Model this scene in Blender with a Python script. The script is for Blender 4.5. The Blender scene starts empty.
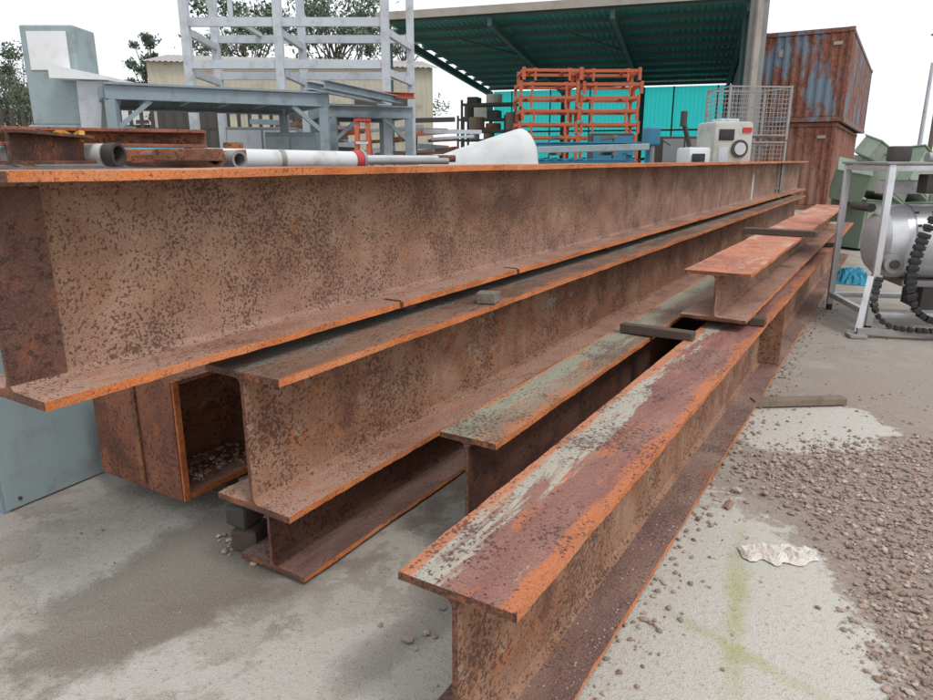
import bpy, math, random
import numpy as np
from mathutils import Vector, Matrix, noise
random.seed(7)
sc = bpy.context.scene
COL = sc.collection
YAW = math.radians(58.7)
D = Vector((math.cos(YAW), math.sin(YAW), 0)); N = Vector((math.sin(YAW), -math.cos(YAW), 0))
def W(t, s, z): return D*t + N*s + Vector((0,0,z))

# ---------------------------------------------------------------- materials
class NT:
    def __init__(s, name):
        s.m = bpy.data.materials.new(name); s.m.use_nodes = True
        s.t = s.m.node_tree; s.t.nodes.clear()
        s.out = s.n('ShaderNodeOutputMaterial'); s.b = s.n('ShaderNodeBsdfPrincipled')
        s.l(s.b.outputs[0], s.out.inputs[0])
    def n(s, k, **kw):
        x = s.t.nodes.new(k)
        for a, v in kw.items(): setattr(x, a, v)
        return x
    def l(s, a, b): s.t.links.new(a, b)
    def val(s, inp, v):
        if hasattr(v, 'node'): s.l(v, inp)
        else:
            if isinstance(v, tuple) and len(v) == 3 and inp.type == 'RGBA': v = (*v, 1)
            inp.default_value = v
    def coord(s, scale=(1,1,1), kind='Object', loc=(0,0,0)):
        tc = s.n('ShaderNodeTexCoord'); mp = s.n('ShaderNodeMapping')
        mp.inputs['Scale'].default_value = scale; mp.inputs['Location'].default_value = loc
        s.l(tc.outputs[kind], mp.inputs[0]); return mp.outputs[0]
    def noise(s, vec, scale, detail=6, rough=.6, dist=0):
        x = s.n('ShaderNodeTexNoise'); s.l(vec, x.inputs['Vector'])
        x.inputs['Scale'].default_value = scale; x.inputs['Detail'].default_value = detail
        x.inputs['Roughness'].default_value = rough; x.inputs['Distortion'].default_value = dist
        return x.outputs['Fac']
    def ramp(s, fac, stops):
        x = s.n('ShaderNodeValToRGB'); s.l(fac, x.inputs[0]); e = x.color_ramp.elements
        while len(e) < len(stops): e.new(.5)
        for i, (p, c) in enumerate(stops):
            e[i].position = p
            e[i].color = (*c, 1) if isinstance(c, tuple) else (c, c, c, 1)
        return x.outputs[0]
    def mr(s, v, a, b, c=0., d=1.):
        x = s.n('ShaderNodeMapRange'); s.l(v, x.inputs[0])
        for i, q in enumerate((a, b, c, d)): x.inputs[i+1].default_value = q
        return x.outputs[0]
    def math(s, op, a, b=0.):
        x = s.n('ShaderNodeMath', operation=op); s.val(x.inputs[0], a); s.val(x.inputs[1], b); return x.outputs[0]
    def mix(s, f, a, b):
        x = s.n('ShaderNodeMix', data_type='RGBA'); s.val(x.inputs[0], f); s.val(x.inputs[6], a); s.val(x.inputs[7], b)
        return x.outputs[2]
    def bump(s, h, strength=.5, dist=.01, prev=None):
        x = s.n('ShaderNodeBump'); s.l(h, x.inputs['Height']); x.inputs['Strength'].default_value = strength
        x.inputs['Distance'].default_value = dist
        if prev: s.l(prev, x.inputs['Normal'])
        return x.outputs[0]
    def fin(s, col, rough=.8, metal=0., normal=None):
        s.val(s.b.inputs['Base Color'], col); s.val(s.b.inputs['Roughness'], rough)
        s.val(s.b.inputs['Metallic'], metal)
        if normal: s.l(normal, s.b.inputs['Normal'])
        return s.m

def rust(name, c0, c1, c2, orange, orange_amt=.3, speck=.5, speck_scale=42, speckcol=(.04,.018,.013),
         patch=None, patch_amt=.5, stretch=(1,1,1), dust=None, bump=.5, seed=0, lat=None, vstreak=0, stain=.5):
    a = NT(name); co = a.coord(loc=(seed*3.1, seed, 0)); cs = a.coord(scale=stretch, loc=(seed, 0, seed))
    tc = a.n('ShaderNodeTexCoord'); sx = a.n('ShaderNodeSeparateXYZ'); a.l(tc.outputs['Object'], sx.inputs[0])
    big = a.noise(cs, 2.6, 4, .68, .3)
    col = a.ramp(big, [(.34, c0), (.47, c1), (.64, c2)])
    o = a.noise(cs, 8, 4, .72, .3)
    of = a.ramp(o, [(.62-.3*orange_amt, 0.), (.72-.25*orange_amt, 1.)])
    col = a.mix(a.math('MULTIPLY', of, .85), col, orange)
    if vstreak:
        vs = a.noise(a.coord(scale=(14,14,1.3), loc=(seed,0,0)), 1.0, 3, .6)
        col = a.mix(a.math('MULTIPLY', a.ramp(vs, [(.5,0.),(.66,1.)]), vstreak), col, (.12,.05,.028))
    if lat:
        yy = sx.outputs[1]
    if patch:
        p = a.noise(cs, 5.5, 5, .75, .5)
        if lat: p = a.math('ADD', p, a.mr(yy, lat[0], lat[1], -.12, .10))
        col = a.mix(a.math('MULTIPLY', a.ramp(p, [(.66-.28*patch_amt, 0.), (.715-.28*patch_amt, 1.)]), .85), col, patch)
    if lat:
        m = a.mr(a.math('ADD', a.math('ABSOLUTE', yy), a.math('MULTIPLY', a.math('SUBTRACT', o, .5), .16)), lat[2]-.012, lat[2]+.012, 0, .85)
        col = a.mix(m, col, orange)
    if dust:
        z0, z1, dc = dust
        g = a.mr(sx.outputs[2], z0, z1, 1, 0)
        g = a.math('MULTIPLY', g, a.mr(o, .35, .6, .35, 1))
        col = a.mix(a.math('MULTIPLY', g, .85), col, dc)
    sp = a.noise(co, speck_scale, 3, .60, .1); msk = a.noise(co, 3.4, 3, .66)
    mm = a.math('SUBTRACT', msk, .5)
    th = a.math('ADD', sp, a.math('MULTIPLY', mm, .50))
    f = a.ramp(th, [(.665-.2*speck, 0.), (.69-.2*speck, 1.)])
    fine = a.noise(co, 170, 1, .6)
    col = a.mix(a.math('MULTIPLY', f, .82), col, speckcol)
    if stain: col = a.mix(a.ramp(msk, [(.53,0.),(.70,stain)]), col, tuple(x*.8 for x in c0))
    col = a.mix(a.mr(fine, .5, .72, .0, .32), col, tuple(min(1, x*1.8+.03) for x in c1))
    col = a.mix(a.mr(fine, .48, .28, .0, .4), col, tuple(x*.35 for x in c1))
    h = a.math('ADD', a.math('MULTIPLY', sp, -.6), a.math('MULTIPLY', fine, .4))
    return a.fin(col, a.mr(big, .3, .7, .7, .92), 0., a.bump(h, bump, .006))

R = {}
R['web'] = rust('rust_web_mottled', (.15,.067,.038), (.27,.143,.085), (.37,.235,.16), (.31,.115,.048), .15, .56, 98, (.05,.021,.014),
                dust=(.0,.25,(.38,.235,.19)), seed=1, bump=.7, vstreak=.2, stain=.3)
R['web2'] = rust('rust_web_brown', (.13,.05,.025), (.25,.115,.06), (.36,.21,.135), (.36,.12,.04), .28, .54, 80, (.05,.02,.013),
                 dust=(.0,.18,(.32,.185,.125)), seed=2, bump=.7, vstreak=.25, stain=.35, patch=(.33,.29,.24), patch_amt=.28)
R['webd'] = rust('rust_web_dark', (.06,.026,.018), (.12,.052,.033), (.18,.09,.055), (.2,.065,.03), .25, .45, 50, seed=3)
R['edge'] = rust('rust_edge_orange', (.30,.08,.025), (.50,.15,.042), (.58,.23,.10), (.64,.19,.045), .45, .30, 75,
                 (.14,.045,.025), seed=4, stretch=(.6,1,1), bump=.6, stain=.3)
R['top'] = rust('rust_top_orange', (.26,.09,.04), (.42,.155,.07), (.46,.25,.15), (.50,.15,.05), .4, .42, 60, seed=5, stretch=(.35,1,1))
R['topE'] = rust('rust_top_weathered', (.14,.055,.05), (.23,.10,.078), (.31,.165,.125), (.50,.155,.05), .2, .44, 80,
                 patch=(.42,.43,.35), patch_amt=.60, seed=6, stretch=(.3,1.5,1), bump=.6, lat=(-.02,.12,.125), stain=.35)
R['topD'] = rust('rust_top_greygreen', (.13,.08,.05), (.23,.15,.10), (.31,.235,.165), (.42,.15,.055), .2, .45, 70,
                 patch=(.27,.28,.21), patch_amt=.55, seed=7, stretch=(.3,1.2,1), lat=(-.1,.05,.10))
R['topB'] = rust('rust_top_brown', (.10,.055,.038), (.18,.10,.065), (.26,.17,.12), (.36,.13,.05), .25, .45, 70,
                 patch=(.18,.19,.16), patch_amt=.5, seed=17, stretch=(.3,1.2,1), lat=(-.1,.05,.15))
R['topG'] = rust('rust_top_red', (.30,.095,.05), (.43,.16,.09), (.48,.25,.18), (.52,.16,.065), .4, .35, 60,
                 patch=(.48,.36,.29), patch_amt=.4, seed=8, stretch=(.4,1,1))
R['inner'] = rust('rust_flange_dusty', (.22,.10,.065), (.34,.185,.13), (.42,.265,.20), (.38,.14,.06), .2, .42, 90,
                  (.10,.046,.033), seed=9, stretch=(.6,1,1), bump=.9, stain=.35)
R['innerE'] = rust('rust_flange_purple', (.13,.068,.055), (.215,.128,.102), (.30,.20,.16), (.28,.10,.045), .2, .42, 80,
                   (.07,.036,.028), seed=10, stretch=(.4,1,1), bump=1.)
R['end'] = rust('rust_cut_end', (.08,.034,.022), (.17,.07,.038), (.28,.125,.065), (.4,.13,.045), .32, .5, 60, seed=11, bump=.9)
R['box'] = rust('rust_box_plate', (.12,.045,.028), (.22,.08,.042), (.30,.125,.07), (.36,.115,.045), .22, .5, 60, seed=12, vstreak=.5)
R['redox'] = rust('red_oxide_painted', (.17,.06,.038), (.27,.09,.05), (.34,.14,.085), (.42,.14,.06), .2, .4, 60, seed=13)

def paint(name, c, rough=.5, metal=0., var=.25, dirt=(.12,.09,.06), dirt_amt=.35, scale=6, bump=.15):
    a = NT(name); co = a.coord()
    n1 = a.noise(co, scale, 4, .7); n2 = a.noise(co, scale*.25, 1, .6)
    dk = tuple(x*(1-var) for x in c)
    col = a.mix(n2, dk, c)
    col = a.mix(a.math('MULTIPLY', a.ramp(n1, [(.50, 0.), (.72, 1.)]), dirt_amt), col, dirt)
    return a.fin(col, a.mr(n1, .3, .7, rough-.08, min(1, rough+.2)), metal, a.bump(n1, bump, .01) if bump>.2 else None)
M = {
 'galv': paint('grey_white_paint', (.57,.61,.65), .55),
 'bluegrey': paint('bluegrey_steel', (.27,.34,.38), .5, dirt_amt=.5),
 'sheet': paint('pale_blue_sheet', (.33,.41,.43), .5, dirt_amt=.6, dirt=(.18,.17,.15), scale=4),
 'white': paint('white_paint', (.78,.79,.79), .4, var=.1, dirt_amt=.25, dirt=(.4,.36,.3)),
 'hood': paint('dull_white_fibreglass', (.66,.68,.68), .5, var=.15, dirt_amt=.45, dirt=(.35,.33,.3), scale=3),
 'whitepipe': paint('white_pipe', (.66,.68,.69), .35, var=.1, dirt_amt=.6, dirt=(.33,.28,.23)),
 'cream': paint('cream_cladding', (.52,.48,.38), .7, scale=1),
 'green_roof': paint('green_roof_sheet', (.055,.27,.24), .6, scale=2, dirt_amt=.2),
 'roof_top': paint('grey_roof_sheet', (.42,.40,.38), .6, scale=1),
 'fascia': paint('fascia_weathered', (.40,.36,.31), .7, scale=2),
 'steel_dk': paint('dark_green_steel', (.055,.12,.11), .6),
 'grey_wall': paint('grey_cladding', (.26,.27,.27), .6, scale=1),
 'orange': paint('orange_rack_paint', (.55,.12,.045), .55, dirt_amt=.4),
 'blue': paint('blue_paint', (.04,.24,.38), .5, dirt_amt=.45),
 'teal': paint('teal_tarp', (.02,.28,.42), .6),
 'beige': paint('beige_machine', (.55,.55,.50), .45),
 'black': paint('black_plastic', (.022,.022,.025), .45, dirt_amt=.3, dirt=(.12,.11,.1)),
 'dark': paint('dark_steel', (.06,.055,.05), .6),
 'green': paint('grey_green_paint', (.20,.27,.20), .5, dirt_amt=.4, scale=4),
 'green2': paint('pale_green_paint', (.31,.36,.29), .5, dirt_amt=.4, scale=4),
 'alu': paint('aluminium', (.70,.71,.73), .36, .45, var=.12, dirt_amt=.35, dirt=(.25,.22,.2)),
 'alud': paint('dull_steel', (.38,.37,.36), .5, .4),
 'wood': paint('weathered_timber', (.25,.19,.14), .9, dirt_amt=.6, scale=12, bump=.6),
 'woodd': paint('dark_timber', (.10,.072,.055), .9, dirt_amt=.5, scale=12, bump=.6),
 'yellow': paint('yellow_strap', (.62,.32,.03), .6),
 'red': paint('red_paint', (.55,.04,.04), .5),
 'conc': paint('concrete_block', (.22,.19,.155), .95, scale=20, dirt_amt=.6, bump=.8),
 'paper': paint('dirty_paper', (.72,.67,.62), .85, var=.15, scale=14, dirt=(.45,.36,.31), dirt_amt=.6),
 'bark': paint('bark', (.16,.12,.09), .9),
}
def container_mat(name, blue, amt):
    a = NT(name); co = a.coord(scale=(1,1,.45)); c2 = a.coord()
    n1 = a.noise(co, 1.7, 6, .74, .3); n2 = a.noise(c2, 9, 4, .7)
    col = a.ramp(n2, [(.35, (.13,.045,.03)), (.55, (.22,.083,.05)), (.75, (.30,.135,.09))])
    f = a.ramp(n1, [(.58-amt*.25, 0.), (.66-amt*.25, 1.)])
    col = a.mix(f, col, blue)
    return a.fin(col, .8)
M['cont1'] = container_mat('container_blue_rust', (.15,.20,.25), .34)
M['cont2'] = container_mat('container_red_rust', (.27,.14,.10), .4)
a = NT('translucent_teal_sheet'); a.fin((.04,.56,.54), .5)
tr = a.n('ShaderNodeBsdfTranslucent'); tr.inputs[0].default_value = (.06,.85,.82,1)
mx = a.n('ShaderNodeMixShader'); mx.inputs[0].default_value = .7
a.l(a.b.outputs[0], mx.inputs[1]); a.l(tr.outputs[0], mx.inputs[2]); a.l(mx.outputs[0], a.out.inputs[0]); M['tealwall'] = a.m
def leafmat(name, c0, c1):
    a = NT(name); g = a.n('ShaderNodeNewGeometry')
    return a.fin(a.mix(g.outputs['Random Per Island'], c0, c1), .6)
M['leaf'] = leafmat('eucalyptus_leaves', (.04,.065,.035), (.12,.16,.10))
a = NT('gravel_stones'); g = a.n('ShaderNodeNewGeometry'); co = a.coord()
col = a.ramp(g.outputs['Random Per Island'], [(0, (.20,.115,.09)), (.2, (.35,.225,.175)), (.45, (.26,.21,.175)), (.7, (.43,.31,.25)), (.9, (.52,.45,.38)), (1, (.16,.145,.135))])
col = a.mix(a.mr(a.noise(co, 120, 2, .6), .3, .7, 0, .4), col, (.32,.24,.19))
M['stone'] = a.fin(col, .9)

# ground
a = NT('yard_ground'); co = a.coord()
tc = a.n('ShaderNodeTexCoord'); sx = a.n('ShaderNodeSeparateXYZ'); a.l(tc.outputs['Object'], sx.inputs[0])
n1 = a.noise(co, 1.0, 5, .7, .3); n2 = a.noise(co, 3.8, 6, .74, .2); n3 = a.noise(co, 45, 4, .74); n4 = a.noise(co, 240, 1, .6)
col = a.ramp(n1, [(.36, (.23,.20,.165)), (.47, (.32,.285,.24)), (.58, (.39,.36,.31))])
pl = a.ramp(n2, [(.495, 0.), (.52, 1.)])
col = a.mix(a.math('MULTIPLY', pl, .6), col, (.47,.445,.395))
def ell(cx, cy, rx, ry, rot=0, soft=.12, wob=.55):
    mp = a.n('ShaderNodeMapping', vector_type='TEXTURE'); a.l(tc.outputs['Object'], mp.inputs[0])
    mp.inputs['Location'].default_value = (cx, cy, 0); mp.inputs['Rotation'].default_value = (0,0,math.radians(rot))
    mp.inputs['Scale'].default_value = (rx, ry, 1)
    ln = a.n('ShaderNodeVectorMath', operation='LENGTH'); a.l(mp.outputs[0], ln.inputs[0])
    v = a.math('ADD', ln.outputs['Value'], a.math('MULTIPLY', a.math('SUBTRACT', n2, .5), wob*2.2))
    return a.mr(v, 1-soft, 1+soft, 1, 0)
dirtc = a.ramp(n3, [(.3, (.17,.115,.09)), (.5, (.29,.215,.17)), (.7, (.42,.33,.27))])
dz = ell(3.6, 2.0, 2.5, 3.2, 0, .1, .25)
col = a.mix(dz, col, dirtc)
fard = ell(4.6, 6.2, 2.6, 3.2, -20, .3, .4)
col = a.mix(a.math('MULTIPLY', fard, .6), col, (.33,.29,.25))
for e, c, k in [((.85,2.15,.50,.85,-12,.05,.7), (.60,.575,.51), .92), ((1.95,3.85,.55,.42,20,.05,.8), (.60,.575,.52), .92),
             ((-.35,1.75,.5,.28,20,.06,1.2), (.53,.50,.45), .85), ((-1.15,2.5,.5,.28,30,.06,1.2), (.50,.49,.44), .8), ((-1.3,1.8,.5,.25,10,.06,1.2), (.54,.51,.46), .85)]:
    col = a.mix(a.math('MULTIPLY', ell(*e), k), col, c)
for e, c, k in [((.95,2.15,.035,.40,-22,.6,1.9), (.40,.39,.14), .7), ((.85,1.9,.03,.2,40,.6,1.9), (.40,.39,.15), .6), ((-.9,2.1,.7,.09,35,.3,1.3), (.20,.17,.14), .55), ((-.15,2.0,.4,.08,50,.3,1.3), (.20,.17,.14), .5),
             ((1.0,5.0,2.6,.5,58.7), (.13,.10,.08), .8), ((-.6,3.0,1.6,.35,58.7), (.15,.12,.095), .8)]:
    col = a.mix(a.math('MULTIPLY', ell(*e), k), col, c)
col = a.mix(a.math('MULTIPLY', a.ramp(n3, [(.56,0.),(.65,1.)]), .5), col, (.16,.13,.105))
col = a.mix(a.mr(n4, .45, .75, 0, .5), col, (.55,.5,.43))
col = a.mix(a.mr(n4, .5, .25, 0, .5), col, (.14,.115,.095))
hh = a.math('ADD', a.math('MULTIPLY', n3, .8), a.math('MULTIPLY', n4, .35))
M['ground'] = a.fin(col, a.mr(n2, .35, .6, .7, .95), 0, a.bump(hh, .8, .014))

# ---------------------------------------------------------------- mesh builder
class MB:
    def __init__(s): s.v=[]; s.f=[]; s.m=[]; s.mats=[]
    def mi(s, m):
        if m not in s.mats: s.mats.append(m)
        return s.mats.index(m)
    def add(s, vs, fs, mat):
        o=len(s.v); s.v += [tuple(v) for v in vs]; k=s.mi(mat)
        for f in fs: s.f.append(tuple(o+i for i in f)); s.m.append(k)
    def box(s, c, size, mat, rot=None, bev=.0):
        x,y,z = [q/2 for q in size]; c=Vector(c)
        b = min(bev, min(x,y,z)*.9)
        if b <= 0:
            vs=[(sx*x,sy*y,sz*z) for sx in(-1,1) for sy in(-1,1) for sz in(-1,1)]
            fs=[(0,1,3,2),(4,6,7,5),(0,4,5,1),(2,3,7,6),(0,2,6,4),(1,5,7,3)]
        else:
            import bmesh
            bm=bmesh.new(); bmesh.ops.create_cube(bm, size=1)
            for v in bm.verts: v.co=Vector((v.co.x*2*x, v.co.y*2*y, v.co.z*2*z))
            bmesh.ops.bevel(bm, geom=list(bm.edges), offset=b, segments=2, affect='EDGES', profile=.6)
            bm.verts.index_update(); vs=[v.co.copy() for v in bm.verts]; fs=[tuple(v.index for v in f.verts) for f in bm.faces]; bm.free()
        if rot is not None:
            R3 = rot if isinstance(rot, Matrix) else Matrix.Rotation(rot,3,'Z')
            vs=[R3@Vector(v) for v in vs]
        s.add([Vector(v)+c for v in vs], fs, mat)
    def beam(s, p0, p1, w, h, mat, bev=0):
        p0=Vector(p0);p1=Vector(p1);d=p1-p0;L=d.length;x=d.normalized()
        up=Vector((0,0,1)) if abs(x.z)<.95 else Vector((0,1,0))
        y=up.cross(x).normalized(); z=x.cross(y)
        s.box((p0+p1)/2,(L,w,h),mat,Matrix((x,y,z)).transposed(),bev)
    def cyl(s, p0, p1, r, mat, seg=16, r1=None, hollow=0):
        p0=Vector(p0);p1=Vector(p1);x=(p1-p0).normalized()
        up=Vector((0,0,1)) if abs(x.z)<.95 else Vector((0,1,0))
        y=up.cross(x).normalized(); z=x.cross(y); r1=r if r1 is None else r1
        ring=lambda p,q:[p+(y*math.cos(2*math.pi*i/seg)+z*math.sin(2*math.pi*i/seg))*q for i in range(seg)]
        a0,a1=ring(p0,r),ring(p1,r1); fs=[(i,(i+1)%seg,seg+(i+1)%seg,seg+i) for i in range(seg)]
        if hollow:
            b0,b1=ring(p0,r-hollow),ring(p1,r1-hollow)
            fs+=[(2*seg+(i+1)%seg,2*seg+i,3*seg+i,3*seg+(i+1)%seg) for i in range(seg)]
            fs+=[((i+1)%seg,i,2*seg+i,2*seg+(i+1)%seg) for i in range(seg)]
            fs+=[(seg+i,seg+(i+1)%seg,3*seg+(i+1)%seg,3*seg+i) for i in range(seg)]
            s.add(a0+a1+b0+b1,fs,mat)
        else:
            fs+=[tuple(range(seg-1,-1,-1)),tuple(range(seg,2*seg))]; s.add(a0+a1,fs,mat)
    def corr(s, o, u, L, hv, nrm, mat, pitch=.28, dep=.036):
        o=Vector(o);u=Vector(u).normalized();hv=Vector(hv);nrm=Vector(nrm).normalized()
        pts=[];x=0;prof=[(0,0),(.25,0),(.5,1),(.75,1)]
        while x<L:
            for a_,b_ in prof:
                if x+a_*pitch<=L: pts.append((x+a_*pitch,b_*dep))
            x+=pitch
        pts.append((L,0)); vs=[];
        for px,pd in pts:
            q=o+u*px+nrm*pd; vs+=[q,q+hv]
        s.add(vs,[(2*i,2*i+2,2*i+3,2*i+1) for i in range(len(pts)-1)],mat)
    def build(s, name, smooth=False, parent=None, loc=None, rotz=0):
        me=bpy.data.meshes.new(name); me.from_pydata(s.v,[],s.f)
        for m in s.mats: me.materials.append(m)
        me.polygons.foreach_set('material_index', s.m)
        if smooth: me.polygons.foreach_set('use_smooth',[True]*len(s.f))
        me.update(); ob=bpy.data.objects.new(name,me); COL.objects.link(ob)
        if smooth:
            md=ob.modifiers.new('ws','EDGE_SPLIT'); md.split_angle=math.radians(38)
        if parent: ob.parent=parent
        if loc is not None: ob.location=loc
        ob.rotation_euler[2]=rotz
        return ob
def empty(name, loc=(0,0,0)):
    e=bpy.data.objects.new(name,None); COL.objects.link(e); e.location=loc; return e

# ---------------------------------------------------------------- I beams
def ibeam(name, t0, t1, sR, w, z0, dep, tf, tw, mt, rotd=0., stiff=(), step=.05, wob=.0016, plate=None, dmg=()):
    """t0..t1 along the stack, sR = right hand flange edge, local origin at the near end under the web"""
    L=t1-t0; hw=w/2; ht=tw/2; r=.022
    P=[(-hw,0,'e'),(-hw,tf,'i'),(-ht-r,tf+.002,'w'),(-ht-r*.3,tf+r*.3,'w'),(-ht,tf+r,'w'),(-ht,dep*.35,'w'),(-ht,dep*.65,'w'),(-ht,dep-tf-r,'w'),(-ht-r*.3,dep-tf-r*.3,'w'),(-ht-r,dep-tf,'u'),
       (-hw,dep-tf,'e'),(-hw,dep,'t'),(-hw*.5,dep,'t'),(0,dep,'t'),(hw*.5,dep,'t'),(hw,dep,'e'),(hw,dep-tf,'u'),(ht+r,dep-tf,'w'),(ht+r*.3,dep-tf-r*.3,'w'),(ht,dep-tf-r,'w'),(ht,dep*.5,'w'),(ht,tf+r,'w'),(ht+r*.3,tf+r*.3,'w'),(ht+r,tf+.002,'i'),
       (hw,tf,'e'),(hw,0,'u'),(0,0,'u')]
    n=len(P); xs=[];x=0
    while x<L: xs.append(x); x+= step*(.5+x*.35)
    xs.append(L)
    b=MB(); vs=[]
    for k,x in enumerate(xs):
        for i,(y,z,tag) in enumerate(P):
            q=Vector((x*9+i*.0,y*40,z*40+sR*10))
            nz=noise.noise_vector(q)*wob
            edge=abs(abs(y)-hw)<1e-6
            q2=noise.noise(Vector((x*2.2,y*9,z*9)))*wob*2.0
            q3=noise.noise(Vector((x*28,y*30,z*60)))*wob*1.3
            vs.append((x+(nz.x*1.6+q3 if k in(0,len(xs)-1) else 0), y+nz.y*(1.7 if edge else .6)+(q3 if edge else 0), z+nz.z*.8+(q2+q3*.6 if edge else 0)))
    o=0; b.v=vs
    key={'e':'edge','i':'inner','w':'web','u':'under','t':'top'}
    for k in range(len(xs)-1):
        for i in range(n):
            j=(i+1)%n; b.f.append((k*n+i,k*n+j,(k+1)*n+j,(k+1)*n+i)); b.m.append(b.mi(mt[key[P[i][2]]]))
    def cap(base, flip):
        idx=[list(range(9,18)), [4,5,6,7,19,20,21], [7,8,9,17,18,19],[1,2,3,4,21,22,23,24,25,26,0]]
        for f in idx:
            f=[base+q for q in f]; b.f.append(tuple(f if flip else f[::-1])); b.m.append(b.mi(mt['end']))
    cap(0, True); cap((len(xs)-1)*n, False)
    for x in stiff:
        for sg in (-1,1):
            b.box((x,sg*(ht+(hw-ht)*.5-.003),dep/2),(.012,hw-ht-.008,dep-2*tf+.001),mt['web'])
    if plate:
        x0,x1,m=plate
        b.box(((x0+x1)/2,-ht-.0035,dep/2),(x1-x0,.006,dep-2*tf-.03),m)
    for x in dmg:  # weld beads / tack lumps on the lower flange edge
        b.box((x,-hw-.003,tf*.5),(.014,.014,tf*1.15),mt['end'],bev=.005)
        b.box((x+.004,-hw*.72,tf+.003),(.008,hw*.5,.006),mt['end'],bev=.003)
    c=W(t0,sR-hw,z0)
    return b.build(name,loc=c,rotz=YAW+rotd)
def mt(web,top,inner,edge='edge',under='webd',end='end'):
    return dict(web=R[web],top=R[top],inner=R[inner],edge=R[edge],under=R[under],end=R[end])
big=mt('web','top','inner')
ibeam('rusty_steel_i_beam',.88,9.44,-1.79,.35,.88,.593,.026,.014,big,plate=(0.0,.155,R['webd']),dmg=(1.52,2.62))
ibeam('rusty_steel_i_beam',9.455,17.0,-1.79,.35,.88,.593,.026,.014,big)
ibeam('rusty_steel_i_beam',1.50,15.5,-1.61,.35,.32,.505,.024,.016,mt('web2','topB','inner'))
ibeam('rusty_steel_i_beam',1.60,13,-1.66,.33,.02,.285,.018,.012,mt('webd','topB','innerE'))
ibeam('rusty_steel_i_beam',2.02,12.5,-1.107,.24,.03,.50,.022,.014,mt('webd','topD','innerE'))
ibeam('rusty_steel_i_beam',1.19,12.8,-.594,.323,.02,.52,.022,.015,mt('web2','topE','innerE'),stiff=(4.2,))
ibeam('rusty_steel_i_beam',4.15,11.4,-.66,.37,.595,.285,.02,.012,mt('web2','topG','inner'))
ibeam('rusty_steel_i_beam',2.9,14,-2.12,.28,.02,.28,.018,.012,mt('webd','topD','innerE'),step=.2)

# open sided box column with welded end plate
b=MB(); w=.57; h=.53
b.box((.006,.285,h/2),(.012,w,h),R['box'],bev=.002)
b.box((2.5,.285,.012),(4.98,w,.018),R['inner']); b.box((2.5,.285,h-.012),(4.98,w,.018),R['box'])
b.box((2.5,.30,h/2),(4.97,.014,h-.05),R['web2'])
b.box((.02,-.004,h/2),(.03,.012,h+.004),R['edge'],bev=.004)
b.box((-.006,.25,h*.52),(.012,.03,h*.9),R['end'],bev=.004)
b.box((2.5,-.003,.012),(4.9,.012,.024),R['edge'])
for x in (1.2,2.4,3.6): b.box((x,.15,h/2),(.012,.27,h-.05),R['webd'])
b.build('rusty_steel_box_column',loc=W(1.68,-2.43,.10),rotz=YAW)

# packers, timbers
def packer(name,t,s,z,size,mat,rz=0,tilt=0):
    b=MB(); Rm=Matrix.Rotation(YAW+rz,3,'Z')@Matrix.Rotation(tilt,3,'X')
    b.box((0,0,0),size,mat,Rm,bev=min(size)*.14)
    for i,v in enumerate(b.v):
        q=Vector(v)*25+Vector((t,s,0)); b.v[i]=tuple(Vector(v)+noise.noise_vector(q)*min(size)*.11)
    return b.build(name,loc=W(t,s,z))
packer('concrete_packer_block',2.93,-1.66,.853,(.09,.10,.052),M['conc'],.3)
for t in (2.6,5.2,8,11,14): packer('timber_packer',t,-1.96,.852,(.09,.16,.054),M['woodd'])
for t in (4.6,8,11.5): packer('timber_packer',t,-1.80,.312,(.09,.30,.012),M['woodd'])
packer('timber_bearer',3.85,-1.08,.563,(.07,.42,.05),M['woodd'],-.06)
packer('timber_bearer',4.4,-.80,.567,(.085,.42,.05),M['woodd'],.05)
packer('timber_bearer',9,-.82,.567,(.085,.5,.05),M['woodd'],.05)
packer('timber_bearer',6.5,-.84,.908,(.10,.58,.05),M['woodd'],-.1)
packer('timber_bearer',3.3,-2.72,.05,(.12,.6,.095),M['woodd'])
packer('timber_bearer',2.0,-2.72,.05,(.12,.5,.095),M['woodd'])
packer('timber_packer',1.70,-2.05,.05,(.12,.10,.10),M['woodd'],.4)
packer('timber_packer',1.70,-2.06,.15,(.13,.09,.09),M['dark'],.1)
packer('timber_packer',1.74,-2.04,.245,(.11,.08,.09),M['woodd'],-.2)
packer('timber_plank',4.66,-.38,.03,(.08,.60,.045),M['wood'],.62)

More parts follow.
